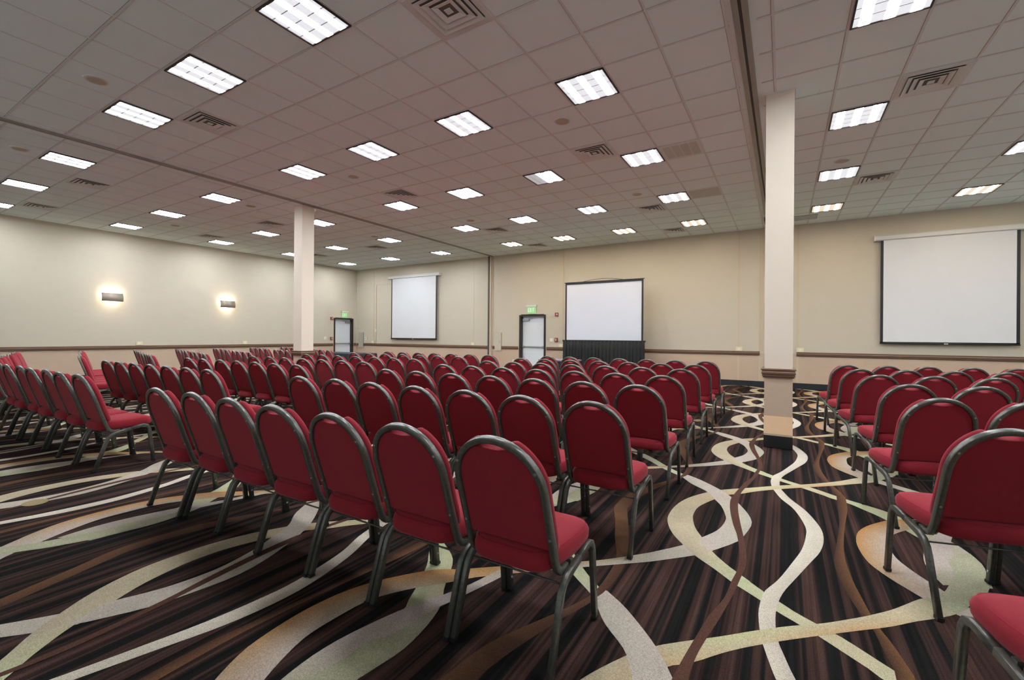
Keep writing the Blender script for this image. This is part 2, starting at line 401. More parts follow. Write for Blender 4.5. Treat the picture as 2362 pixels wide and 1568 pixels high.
def build_floor():
    bm = bmesh.new()
    lay = bm.loops.layers.float_color.new('yarn')
    v = [bm.verts.new(p) for p in ((XL, YR, 0), (XR, YR, 0), (XR, YB, 0), (XL, YB, 0))]
    bm.faces.new(v)
    for (zl, rows, cols) in RB:
        n = len(rows)-1
        cc = [[lin((c[0]*.96, c[1]*.94, c[2]*.895))[:3] for c in colour_at(cols, i/n)] for i in range(n+1)]
        for ti in range(-8, 5):
            for tj in range(-4, 7):
                ox, oy = ti*PX, tj*PY
                ys = [r[0].y for r in rows]; xs = [r[0].x for r in rows]
                if ox+max(xs) < XL-.3 or ox+min(xs) > XR+.3 or oy+min(ys) > YB+.3 or oy+max(ys) < YR-.3: continue
                z = 0.0004 + 0.00045*zl
                vl = [bm.verts.new((min(max(a.x+ox, XL), XR), min(max(a.y+oy, YR), YB), z)) for a, b in rows]
                vr = [bm.verts.new((min(max(b.x+ox, XL), XR), min(max(b.y+oy, YR), YB), z)) for a, b in rows]
                for i in range(n):
                    f = bm.faces.new((vl[i], vr[i], vr[i+1], vl[i+1])); f.material_index = 1
                    for lp, c in zip(f.loops, (cc[i][0], cc[i][1], cc[i+1][1], cc[i+1][0])): lp[lay] = (*c, 1)
    # two small gold ovals woven into the field
    for (x, y, a, b_) in ((-1.17, 7.65, .06, .11), (-4.98, 1.07, .085, .075)):
        vs = [bm.verts.new((x+a*math.cos(2*PI*k/20), y+b_*math.sin(2*PI*k/20), .0032)) for k in range(20)]
        f = bm.faces.new(vs); f.material_index = 1
        for lp in f.loops: lp[lay] = lin((150, 134, 100))
    for f in bm.faces:
        f.normal_update()
        if f.normal.z < 0: f.normal_flip()
    me = bpy.data.meshes.new('floor'); bm.to_mesh(me); bm.free()
    me.materials.append(carpet_base()); me.materials.append(carpet_ribbon())
    o = bpy.data.objects.new('floor', me); COL.objects.link(o)
    return tag(o, 'dark striped carpet with looping cream, tan and brown ribbons', None, kind='structure')
build_floor()

# ------------------------------------------------------------------ walls, rails, baseboards
RZ = 0.957
WT = 0.25
def wall_mesh(name, axis, pos, a0, a1, holes, out, label):
    """wall in plane axis=pos spanning a0..a1 of the other axis; out = direction away from the room; holes (h0,h1,top)"""
    mb = MB()
    def bx(p0, p1, z0, z1, mi):
        lo, hi = (pos, pos+WT*out) if out > 0 else (pos+WT*out, pos)
        if axis == 'y': mb.box(p0, p1, lo, hi, z0, z1, mi)
        else: mb.box(lo, hi, p0, p1, z0, z1, mi)
    cuts = [a0]
    for h0, h1, tp in sorted(holes):
        bx(cuts[-1], h0, 0, RZ-.05, 1); bx(cuts[-1], h0, RZ-.05, CE+.05, 0)
        bx(h0, h1, tp, CE+.05, 0)
        cuts.append(h1)
    bx(cuts[-1], a1, 0, RZ-.05, 1); bx(cuts[-1], a1, RZ-.05, CE+.05, 0)
    return tag(mb.build(name, [M['wall_up'], M['wall_lo']]), label, kind='structure')
D1 = (-8.09, -7.07, 2.075)       # door in the back wall (x0, x1, top)
D2 = (12.69, 13.68, 2.06)        # door in the left wall (y0, y1, top)
wall_mesh('wall_back', 'y', YB, XL, XR+WT, [D1], 1, 'long cream wall with tan wainscot behind the screens')
wall_mesh('wall_left', 'x', XL, YR, YB+WT, [D2], -1, 'cream side wall with tan wainscot and two wall lamps')

RAILP = [(0, .0), (.030, .0), (.034, -.012), (.022, -.022), (.030, -.045), (.026, -.062), (.014, -.068), (.024, -.078), (.020, -.090), (.010, -.094), (.014, -.108), (0, -.112)]
def rail_run(mb, axis, pos, inn, a0, a1):
    r0, r1 = [], []
    for d, z in RAILP:
        p = pos + inn*d
        zz = RZ + z
        if axis == 'y': r0.append((a0, p, zz)); r1.append((a1, p, zz))
        else: r0.append((p, a0, zz)); r1.append((p, a1, zz))
    R = mb.loft([r0, r1], 0, smooth=False)
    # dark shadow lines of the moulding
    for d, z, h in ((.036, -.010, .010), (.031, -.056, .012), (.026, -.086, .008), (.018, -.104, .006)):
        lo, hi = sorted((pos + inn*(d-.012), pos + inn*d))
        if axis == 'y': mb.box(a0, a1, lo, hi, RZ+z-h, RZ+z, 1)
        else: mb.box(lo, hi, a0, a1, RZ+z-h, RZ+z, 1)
def trims():
    k = 1
    runs = [('y', YB, -1, XL+.04, D1[0]-.06), ('y', YB, -1, D1[1]+.06, -.56), ('y', YB, -1, .28, XR-.05),
            ('x', XL, 1, YR+.05, D2[0]-.06), ('x', XL, 1, D2[1]+.06, YB-.04)]
    names = ['back wall, corner to exit door', 'back wall, exit door to pillar', 'back wall, right of the pillar', 'left wall', 'left wall beyond the corner door']
    for (ax, pos, inn, a0, a1), nm in zip(runs, names):
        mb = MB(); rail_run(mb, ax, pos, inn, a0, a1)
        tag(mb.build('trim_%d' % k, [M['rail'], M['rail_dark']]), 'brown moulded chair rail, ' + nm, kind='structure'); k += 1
    for nm, lab, segs in (('baseboard_back', 'black baseboard along the back wall', [('y', YB, -1, XL+.02, D1[0]-.05), ('y', YB, -1, D1[1]+.05, XR-.02)]),
                     ('baseboard_left', 'black baseboard along the left wall', [('x', XL, 1, YR+.02, D2[0]-.05), ('x', XL, 1, D2[1]+.05, YB-.02)]),
                     ):
        mb = MB()
        for ax, pos, inn, a0, a1 in segs:
            lo, hi = sorted((pos, pos+inn*.012))
            if ax == 'y': mb.box(a0, a1, lo, hi, 0, .15)
            else: mb.box(lo, hi, a0, a1, 0, .15)
        tag(mb.build(nm, M['base']), lab, kind='structure')
    # vertical seam strips on the back wall
    for x, w in ((-15.60, .03), (-10.13, .03), (-6.40, .03), (-1.08, .04), (-.56, .05), (-.50, .05), (.30, .05)):
        mb = MB(); lo = RZ+.002
        mb.box(x-w/2, x+w/2, YB-.006, YB, lo, CE); mb.box(x-w/2, x+w/2, YB-.006, YB, .152, RZ-.114)
        tag(mb.build('trim_%d' % k, M['seam']), 'thin vertical seam strip on the back wall', kind='structure'); k += 1
    # partition jamb with a black gap
    mb = MB()
    mb.box(-9.44, -9.37, YB-.062, YB-.001, 0.0, CE, 1)
    mb.box(-9.365, -9.30, YB-.055, YB-.001, 0.0, CE, 0); mb.box(-9.285, -9.25, YB-.035, YB-.001, 0.0, CE, 0)
    tag(mb.build('trim_%d' % k, [M['seam'], M['track_dark']]), 'vertical partition jamb with black gap on the back wall', kind='structure'); k += 1
    mb = MB()
    mb.box(-.40, -.30, YB-.05, YB-.001, .152, CE, 0)
    tag(mb.build('trim_%d' % k, [M['seam']]), 'vertical partition jamb on the back wall behind the pillar', kind='structure'); k += 1
trims()

# ------------------------------------------------------------------ ceiling
XSTEP_L = 0.628
def gridx():
    """(cell left edge, right edge) for the three bays"""
    out = []
    for i in range(-8, 7): out.append((GX+i*T, GX+(i+1)*T, 'm', i))
    return out
MX0, MX1 = GX-8*T, GX+6*T+.06            # middle bay between the tracks
LX0 = -10.50 + XSTEP_L/2 + XSTEP_L       # left bay: light columns at -10.50, -13.01, -15.52
RX0 = 0.81 - T/2                         # right bay: first light column at 0.81
def build_ceiling():
    mb = MB()
    mb.quad((XL, YR, CE), (XL, YB, CE), (XR, YB, CE), (XR, YR, CE), 0)
    mb.box(XL, XR, YR, YB, CE+.02, CE+.1, 0)
    def bar_x(x): mb.box(x-.012, x+.012, YR, YB, CE-.004, CE-.0005, 1)
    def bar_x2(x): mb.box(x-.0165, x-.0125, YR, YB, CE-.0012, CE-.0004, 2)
    def bars_y(x0, x1, oy=0.0):
        j = math.ceil((YR-GY)/T)
        y = GY + j*T + oy
        while y < YB:
            mb.box(x0, x1, y-.010, y+.010, CE-.0038, CE-.0004, 1)
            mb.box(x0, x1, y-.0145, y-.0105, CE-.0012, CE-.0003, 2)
            y += T
    xs = [GX+i*T for i in range(-8, 7)]
    for x in xs: bar_x(x); bar_x2(x)
    x = -10.50 + XSTEP_L/2 + XSTEP_L
    while x > XL+.05: bar_x(x); bar_x2(x); x -= XSTEP_L
    x = RX0 - T
    while x < XR: bar_x(x); bar_x2(x); x += T
    bars_y(XL, -9.36, .06); bars_y(-9.16, -.46); bars_y(-.24, XR, .03)
    o = mb.build('ceiling', [M['tile'], M['tbar'], M['gap']], normals=False)
    tag(o, 'suspended ceiling of square off-white acoustic tiles', kind='structure')
build_ceiling()

def track(x, w, label):
    t = thing('partition_track', (x, 0, CE), label, 'ceiling track', group='partition tracks in the ceiling')
    mb = MB()
    mb.box(-w/2, -w*.10, YR+.02, YB-.06, -.022, -.001, 0); mb.box(w*.10, w/2, YR+.02, YB-.06, -.022, -.001, 0)
    mb.build('rail', M['track'], t)
    mb = MB(); mb.box(-w*.10, w*.10, YR+.02, YB-.06, -.010, -.001, 0); mb.box(-.006, .006, YR+.02, YB-.06, -.016, -.010, 0)
    mb.build('slot', M['track_dark'], t)
    return t
track(-.355, .13, 'bronze grey folding-wall track in the ceiling, left of the right-hand pillar')
track(-9.26, .10, 'narrow dark folding-wall track in the ceiling, right of the far-left pillar')
mb = MB(); mb.box(-.43, -.40, 12.55, 13.0, CE-.10, CE-.001); tag(mb.build('track_stop', M['black']), 'small black stop block hanging from the ceiling track end near the back wall', 'track stop')

# ------------------------------------------------------------------ ceiling lights
def make_light(lm='lamp'):
    t = thing('ceiling_light', (0, 0, CE), 'x', 'ceiling light')
    w = T/2 - .012
    mb = MB()
    i = w-.017
    for a in ((-w, w, -w, -i), (-w, w, i, w), (-w, -i, -i, i), (i, w, -i, i)): mb.box(*a, -.016, -.001)
    mb.build('frame', M['bronze'], t)
    mb = MB(); mb.box(-i, i, -i, i, -.009, -.002)
    mb.build('diffuser', M[lm], t)
    return t
ORD = ['first', 'second', 'third', 'fourth', 'fifth', 'sixth', 'seventh', 'eighth', 'ninth']
protoL = {}
def light(x, y, lm, label):
    if lm not in protoL:
        t = make_light(lm); protoL[lm] = t
        t.location = (x, y, CE); t['label'] = label; t['group'] = 'square ceiling lights'
    else: dup(protoL[lm], (x, y, CE), 0, label, 'square ceiling lights')
ROWJ = [-1, 3, 7, 11, 15]
def cy_(j): return GY + (j+.5)*T
DIST = ['nearest row', 'second row', 'third row', 'fourth row', 'row by the back wall']
for bay, xs, oy in (('left bay', [-10.50, -10.50-4*XSTEP_L, -10.50-8*XSTEP_L], .06), ('middle bay', [GX+(i+.5)*T for i in (-6, -3, 0, 3)], 0.0), ('right bay', [.81, .81+4*T, .81+8*T], .03)):
    side = {'left bay': ['nearest the track', 'centre column', 'nearest the left wall'], 'middle bay': ['leftmost column', 'second column', 'third column', 'rightmost column'], 'right bay': ['nearest the pillar', 'second column from the pillar', 'unseen outermost column']}[bay]  # right bay's outermost lights are out of view, kept for the light they add
    for ci, x in enumerate(xs):
        for rj, j in enumerate(ROWJ):
            y = cy_(j) + oy
            lm = 'lamp'
            if j == 15 and bay != 'left bay': lm = 'lamp_warm'
            if j in (7, 11) and bay == 'middle bay' and ci in (0, 1): lm = 'lamp_bright'
            if j in (11,) and bay == 'left bay': lm = 'lamp_bright'
            if j == 7 and ci == 2 and bay == 'middle bay': lm = 'lamp_part'
            light(x, y, lm, 'square %sceiling light, %s, %s, %s' % ('half-dark ' if lm == 'lamp_part' else '', bay, DIST[rj], side[ci]))

# ------------------------------------------------------------------ ceiling vents
def ring(mb, r0, r1, z0, z1, mi=0):
    """sloped square ring from half-size r0 at z0 to r1 at z1"""
    c0 = [(-r0, -r0, z0), (r0, -r0, z0), (r0, r0, z0), (-r0, r0, z0)]
    c1 = [(-r1, -r1, z1), (r1, -r1, z1), (r1, r1, z1), (-r1, r1, z1)]
    for k in range(4):
        mb.quad(c0[k], c0[(k+1) % 4], c1[(k+1) % 4], c1[k], mi)
def make_vent():
    t = thing('ceiling_vent', (0, 0, CE), 'x', 'air vent')
    w = T/2-.012
    mb = MB(); ring(mb, w, w, -.001, -.008); ring(mb, w, w-.05, -.008, -.008); ring(mb, w-.05, w-.058, -.008, -.001); mb.build('frame', M['vent'], t)
    mb = MB(); mb.box(-w+.05, w-.05, -w+.05, w-.05, -.002, -.001); mb.build('backing', M['vent_dark'], t)
    for k, r in enumerate((.236, .176, .114)):
        mb = MB(); ring(mb, r, r-.046, -.022, -.008); ring(mb, r, r, -.022, -.019); ring(mb, r, r-.046, -.019, -.0065)
        mb.build('louver', M['vent'], t)
    mb = MB(); mb.box(-.032, .032, -.032, .032, -.018, -.012); ring(mb, .032, .020, -.012, -.003); mb.build('centre_plate', M['vent'], t)
    return t
v0 = None
def vent(x, y, label):
    global v0
    if v0 is None:
        v0 = make_vent(); v0.location = (x, y, CE); v0['label'] = label; v0['group'] = 'square ceiling air vents'
    else: dup(v0, (x, y, CE), 0, label, 'square ceiling air vents')
VD = {0: 'nearest row', 6: 'second row', 12: 'third row', 16: 'row by the back wall'}
for bay, xs, oy in (('left bay', [-10.50-2*XSTEP_L, -10.50-7*XSTEP_L], .08), ('middle bay', [GX-4.5*T, GX+2.5*T], 0), ('right bay', [.81+T, .81+8*T-T], .04)):
    side = ['left column', 'right column'] if bay == 'middle bay' else (['near the track', 'near the left wall'] if bay == 'left bay' else ['near the pillar', 'near the right wall'])
    for ci, x in enumerate(xs):
        for j in (0, 6, 12, 16):
            if j == 16 and bay != 'middle bay': continue
            if bay == 'right bay' and (j == 0 or ci == 1): continue
            vent(x, cy_(j)+oy, 'square stepped-louver air vent, %s, %s, %s' % (bay, VD[j], side[ci]))
# slatted grille right of the pillar
t = thing('ceiling_grille', (.42, 13.12, CE), 'small slatted air grille in the ceiling right of the pillar, by the back wall', 'air vent')
mb = MB(); mb.box(-.25, .25, -.25, .25, -.004, -.001); mb.build('backing', M['vent_dark'], t)
for k in range(6):
    mb = MB(); y = -.21 + k*.084; mb.box(-.24, .24, y-.012, y+.022, -.014, -.006); mb.build('slat', M['vent'], t)
# return grille with four openings
t = thing('return_grille', (GX+4.5*T, cy_(7), CE), 'beige return grille with four dark squares beside a ceiling light', 'air vent')
mb = MB(); w = T/2-.014; mb.box(-w, w, -w, w, -.006, -.001); mb.build('frame', M['vent'], t)
for k in range(4):
    mb = MB(); x = -.195 + k*.13; mb.box(x-.058, x+.058, -.24, .24, -.0085, -.0055); mb.build('perforated_panel', M['perf'], t)
t = thing('return_grille', (GX+4.5*T, cy_(11), CE), 'x', 'air vent')
mb = MB(); mb.box(-w, w, -w, w, -.004, -.001); mb.build('frame', M['vent'], t)
mb = MB(); mb.box(-w+.015, w-.015, -w+.015, w-.015, -.006, -.004); mb.build('perforated_panel', M['perf'], t)
tag(t, 'plain perforated return panel beside a ceiling light, towards the back wall', 'air vent')

# ceiling speakers
sp0 = None
for bay, xs, js, oy in (('middle bay', [GX-4.5*T, GX+2.5*T], (-2, 4, 10), 0), ('left bay', [-10.52, -14.25], (-2, 4, 10), .10), ('right bay', [.81, ], (10,), -.05)):
    for ci, x in enumerate(xs):
        for j in js:
            if bay == 'left bay' and ci == 1 and j != 4: continue
            lab = 'round beige ceiling speaker, %s, %s, %s' % (bay, {-2: 'nearest', 4: 'second row', 10: 'far row'}[j], ('left column', 'right column')[ci] if bay == 'middle bay' else ('near the track', 'near the left wall')[ci] if bay == 'left bay' else 'near the pillar')
            if sp0 is None:
                sp0 = thing('ceiling_speaker', (x, cy_(j)+oy, CE), lab, 'speaker', group='round ceiling speakers')
                mb = MB(); mb.cyl((0, 0, -.001), .115, (0, 0, -1), .008, 32, r2=.108); mb.build('bezel', M['vent'], sp0)
                mb = MB(); mb.cyl((0, 0, -.0075), .098, (0, 0, -1), .006, 32, r2=.08); mb.build('grille', M['speaker'], sp0)
            else: dup(sp0, (x, cy_(j)+oy, CE), 0, lab)

# ------------------------------------------------------------------ columns
def column(x0, y0, w, label):
    t = thing('column', (x0+w/2, y0+w/2, 0), label, 'column', group='square cream columns')
    h = w/2
    mb = MB(); mb.box(-h, h, -h, h, RZ-.02, CE-.0005); mb.build('upper_shaft', M['col_up'], t)
    mb = MB(); mb.box(-h, h, -h, h, .12, RZ-.02); mb.build('lower_shaft', M['wall_lo'], t)
    mb = MB(); g = h+.004; mb.box(-g, g, -g, g, .006, .15); mb.build('base', M['black'], t)
    mb = MB()
    for d, z in zip(RAILP, RAILP[1:]):
        pass
    prof = [(p[0], p[1]) for p in RAILP]
    rings = []
    for d, z in prof:
        r = h + max(d, .0005); rings.append([(-r, -r, RZ+z), (r, -r, RZ+z), (r, r, RZ+z), (-r, r, RZ+z)])
    mb.loft(rings, 0, smooth=False)
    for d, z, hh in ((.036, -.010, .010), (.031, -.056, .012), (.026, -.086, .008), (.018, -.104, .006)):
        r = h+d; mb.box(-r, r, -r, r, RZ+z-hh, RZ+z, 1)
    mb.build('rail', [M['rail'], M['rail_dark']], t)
    mb = MB(); g = h+.012
    mb.box(-g, g, -g, g, CE-.010, CE-.001); mb.build('ceiling_collar', M['tbar'], t)
    return t, h
t, h = column(-.202, 6.25, .293, 'square cream column standing in the right-hand aisle, tan below its rail')
mb = MB(); mb.box(-h-.003, h+.003, -h-.003, h+.003, .15, .172); mb.build('lower_trim', M['wall_lo'], t)
mb = MB(); mb.box(-h-.003, h+.003, -h-.003, h+.003, .172, .385); o = mb.build('patch_panel', M['col_patch'], t); o['label'] = 'pale peach panel above the black base'
column(-9.64, 6.22, .30, 'square cream column among the far-left chairs, left of the narrow track')

# ------------------------------------------------------------------ doors
def door(name, label, axis, pos, a0, a1, top, flip):
    """built in local space: x along the wall (0..w), y into the wall, then turned"""
    w = a1-a0
    t = thing(name, (0, 0, 0), label, None); t['kind'] = 'structure'
    if axis == 'y': t.location = (a0, pos, 0)
    else: t.location = (pos, a0, 0); t.rotation_euler = (0, 0, PI/2)
    dep = .19
    mb = MB(); f = .05
    for a in ((-.02, f, -.015, dep, 0, top), (w-f, w+.02, -.015, dep, 0, top), (f, w-f, -.015, dep, top-f, top+.02)):
        mb.box(*a)
    mb.build('door_frame', M['bronze'], t)
    ly = dep-.06
    mb = MB(); mb.box(f+.003, w-f-.003, ly, ly+.045, .012, top-f-.004); mb.build('door_leaf', M['door'], t)
    # closer
    hx = f+.02 if not flip else w-f-.02; s = 1 if not flip else -1
    mb = MB(); xa, xb = sorted((hx, hx+s*.26)); mb.box(xa, xb, ly-.055, ly, top-f-.16, top-f-.09)
    mb.box(*sorted((hx+s*.12, hx+s*.40)), ly-.05, ly-.025, top-f-.075, top-f-.05)
    mb.build('door_closer', M['steel'], t)
    mb = MB(); mb.box(f+.02, w-f-.02, ly-.045, ly-.02, .93, .965)
    xa, xb = (w-f-.11, w-f-.02) if not flip else (f+.02, f+.11)
    mb.box(xa, xb, ly-.055, ly, .90, .985); xa, xb = (f+.02, f+.07) if not flip else (w-f-.07, w-f-.02); mb.box(xa, xb, ly-.055, ly, .91, .98)
    mb.build('panic_bar', M['steel'], t)
    mb = MB()
    for z in (.25, 1.02, 1.82):
        xa, xb = (f-.002, f+.012) if not flip else (w-f-.012, w-f+.002)
        mb.box(xa, xb, ly-.014, ly, z-.05, z+.05)
    mb.build('hinges', M['steel'], t)
    return t
door('door_1', 'grey exit door with black frame in the back wall', 'y', YB, D1[0], D1[1], D1[2], False)
# left wall: local x must run along +y and local y into -x : rotation +90 deg does exactly that
door('door_2', 'grey exit door with black frame in the left wall corner', 'x', XL, D2[0], D2[1], D2[2], True)

# ------------------------------------------------------------------ wall fittings
def place(o, axis, pos, a, z, rz=None):
    if axis == 'y': o.location = (a, pos, z); o.rotation_euler = (0, 0, 0)
    else: o.location = (pos, a, z); o.rotation_euler = (0, 0, PI/2)
# local: x along wall, -y towards the room, z up
def exit_sign(axis, pos, a, z, w, h, label):
    t = thing('exit_sign', (0, 0, 0), label, 'exit sign', group='green exit signs'); place(t, axis, pos, a, z)
    mb = MB(); mb.box(-w/2-.02, w/2+.02, -.075, -.001, h/2, h/2+.055); mb.build('housing', M['case'], t)
    mb = MB(); mb.box(-w/2, w/2, -.045, -.035, -h/2, h/2); mb.build('lit_panel', M['exit_bg'], t)
    mb = MB(); y0, y1 = -.0475, -.0448
    lh, lw, s = h*.56, w*.15, w*.035
    x = -w*.38; z0 = -h*.24
    # E
    mb.box(x, x+s, y0, y1, z0, z0+lh)
    for zz in (0, .5, 1): mb.box(x+s, x+lw, y0, y1, z0+(lh-s)*zz, z0+(lh-s)*zz+s)
    x += w*.20
    # X
    for d in (1, -1):
        a0, a1 = (x, x+lw-s) if d == 1 else (x+lw-s, x)
        v = [(a0, y0, z0), (a0+s, y0, z0), (a1+s, y0, z0+lh), (a1, y0, z0+lh)]
        v2 = [(p[0], y1, p[2]) for p in v]
        mb.loft([v, v2], 0, smooth=False)
    x += w*.20
    mb.box(x+lw*.3, x+lw*.3+s, y0, y1, z0, z0+lh)         # I
    x += w*.15
    mb.box(x, x+lw, y0, y1, z0+lh-s, z0+lh); mb.box(x+lw/2-s/2, x+lw/2+s/2, y0, y1, z0, z0+lh-s)   # T
    mb.build('lettering', M['exit_tx'], t)
exit_sign('y', YB, -7.595, 2.235, .36, .25, 'green lit EXIT sign over the back wall door')
exit_sign('x', XL, 13.21, 2.20, .32, .25, 'green lit EXIT sign over the left wall door')

def strobe(axis, pos, a, z, label):
    t = thing('alarm_strobe', (0, 0, 0), label, 'fire alarm', group='red fire alarm strobes'); place(t, axis, pos, a, z)
    mb = MB(); mb.box(-.06, .06, -.04, -.001, -.06, .06); mb.build('housing', M['red_dev'], t)
    mb = MB(); mb.loft([[(-.005, -.04, -.028), (.045, -.04, -.028), (.045, -.04, .028), (-.005, -.04, .028)], [(.005, -.065, -.02), (.035, -.065, -.02), (.035, -.065, .02), (.005, -.065, .02)]], smooth=False)
    mb.build('lens', M['white_pl'], t)
strobe('y', YB, -6.63, 2.07, 'red fire alarm strobe on the back wall, left of the free-standing screen')
strobe('x', XL, 12.55, 2.03, 'red fire alarm strobe beside the left wall door')
def pull(axis, pos, a, z, label):
    t = thing('pull_station', (0, 0, 0), label, 'fire alarm', group='red fire pull stations'); place(t, axis, pos, a, z)
    mb = MB(); mb.box(-.052, .052, -.045, -.001, -.072, .072); mb.build('housing', M['red_dev'], t)
    mb = MB(); mb.box(-.03, .03, -.05, -.0455, .02, .04); mb.box(-.012, .012, -.058, -.0455, -.04, .012); mb.build('handle', M['white_pl'], t)
pull('y', YB, -6.64, 1.20, 'red fire pull station right of the back wall door')
pull('x', XL, 12.55, 1.16, 'red fire pull station beside the left wall door')
def switch(axis, pos, a, z, label):
    t = thing('light_switch', (0, 0, 0), label, 'light switch', group='white switch plates'); place(t, axis, pos, a, z)
    mb = MB(); mb.box(-.058, .058, -.008, -.001, -.058, .058); mb.build('plate', M['white_pl'], t)
    for k in (-.025, .025):
        mb = MB(); mb.box(k-.006, k+.006, -.018, -.008, -.012, .012); mb.build('toggle', M['cream_pl'], t)
switch('y', YB, -6.83, 1.20, 'white double switch plate between the back wall door and pull station')
switch('x', XL, 12.24, 1.18, 'white double switch plate on the left wall before the door')
def outlet(axis, pos, a, z, label, lo=False):
    t = thing('wall_outlet', (0, 0, 0), label, 'outlet', group='cream outlet boxes'); place(t, axis, pos, a, z)
    if lo:
        mb = MB(); mb.box(-.035, .035, -.008, -.001, -.057, .057); mb.build('plate', M['white_pl'], t)
        mb = MB(); mb.box(-.016, .016, -.012, -.008, -.04, -.008); mb.box(-.016, .016, -.012, -.008, .008, .04); mb.build('sockets', M['cream_pl'], t)
    else:
        mb = MB(); mb.box(-.08, .08, -.045, -.001, -.052, .058); bo = mb.build('box', M['cream_pl'], t)
        mb = MB(); mb.box(-.03, -.004, -.049, -.045, -.03, .03); mb.box(.004, .03, -.049, -.045, -.03, .03); mb.build('sockets', M['white_pl'], bo)
for x, nm in ((-15.62, 'under the seam by the far-left corner'), (-10.13, 'right of the small hanging screen'), (-6.45, 'left of the free-standing screen'), (-1.06, 'left of the right-hand column'), (.36, 'right of the right-hand column')):
    outlet('y', YB, x, 1.012, 'cream outlet box on the back wall rail, ' + nm)
outlet('x', XL, 5.78, 1.022, 'cream outlet box on the left wall rail, below and right of the nearer wall lamp')
outlet('x', XL, 8.89, 1.022, 'cream outlet box on the left wall rail, near the farther wall lamp')
for x, nm in ((-8.35, 'left of the back wall door'), (-10.9, 'below the small hanging screen, right side'), (-12.1, 'below the small hanging screen, left side'), (3.65, 'below the right hanging screen')):
    outlet('y', YB, x, .42, 'white low wall outlet ' + nm, lo=True)

# hatches, thermostat and conduit
t = thing('access_panel', (-9.0, YB, 1.115), 'narrow cream access panel on the back wall, right of the black jamb gap', 'access panel')
mb = MB(); mb.box(-.16, .16, -.012, -.001, -.345, .345); mb.build('frame', M['seam'], t)
mb = MB(); mb.box(-.14, .14, -.038, -.012, -.325, .325); mb.build('door', M['wall_up'], t)
mb = MB(); mb.box(.06, .085, -.045, -.038, -.05, .05); mb.build('latch', M['steel'], t)
t = thing('steel_plate', (-16.40, YB, 1.095), 'tall grey metal cover plate on the back wall by the corner', 'cover plate')
mb = MB(); mb.box(-.15, .15, -.040, -.001, -.34, .34); mb.build('plate', M['greyplate'], t)
mb = MB(); mb.box(-.155, -.15, -.042, -.001, -.34, .34); mb.box(.15, .155, -.042, -.001, -.34, .34); mb.build('edge_trim', M['steel'], t)
t = thing('thermostat', (-16.08, YB, 1.17), 'small white wall thermostat right of the grey cover plate', 'thermostat')
mb = MB(); mb.box(-.05, .05, -.03, -.001, -.06, .06); mb.build('housing', M['white_pl'], t)
mb = MB(); mb.cyl((-.015, -.03, .0), .018, (0, -1, 0), .006, 16); mb.build('dial', M['bronze'], t)
t = thing('wiring_conduit', (-15.44, YB, 0), 'thin cream conduit running up the back wall with a small box', 'conduit')
mb = MB(); mb.box(-.012, .012, -.018, -.001, RZ+.005, 3.55); mb.box(.012, .93, -.018, -.001, 3.53, 3.55); mb.build('pipe', M['seam'], t)
mb = MB(); mb.box(-.04, .04, -.045, -.019, 1.47, 1.60); mb.build('junction_box', M['cream_pl'], t)

# ------------------------------------------------------------------ wall lamps
def sconce(y, label):
    t = thing('wall_sconce', (XL, y, 2.24), label, 'wall lamp', PI/2, 'metal wall lamps')
    w = .245
    prof = []
    for k in range(9):
        a = PI*(.12 + .60*k/8)
        prof.append((-.045-.085*math.sin(a), .115-.235*k/8))
    mb = MB()
    r0 = [(-w, p[0], p[1]+.13) for p in prof]; r1 = [(w, p[0], p[1]+.13) for p in prof]
    r0 += [(-w, p[0]+.004, p[1]+.13) for p in reversed(prof)]; r1 += [(w, p[0]+.004, p[1]+.13) for p in reversed(prof)]
    mb.loft([r0, r1], 0)
    mb.build('shade', M['sconce'], t)
    mb = MB(); mb.box(-.10, .10, -.02, -.001, .06, .20); mb.box(-.02, .02, -.125, -.02, .12, .14); mb.build('bracket', M['steel'], t)
    mb = MB(); mb.cyl((-.16, -.06, .205), .014, (1, 0, 0), .32, 12); mb.build('lamp_tube', M['tube'], t)
    mb = MB(); mb.cyl((-.10, -.065, .06), .008, (1, 0, 0), .20, 10); mb.build('lamp_tube', M['tube'], t)
sconce(5.12, 'curved metal wall lamp, nearer of the two on the left wall')
sconce(8.27, 'curved metal wall lamp, farther of the two on the left wall')

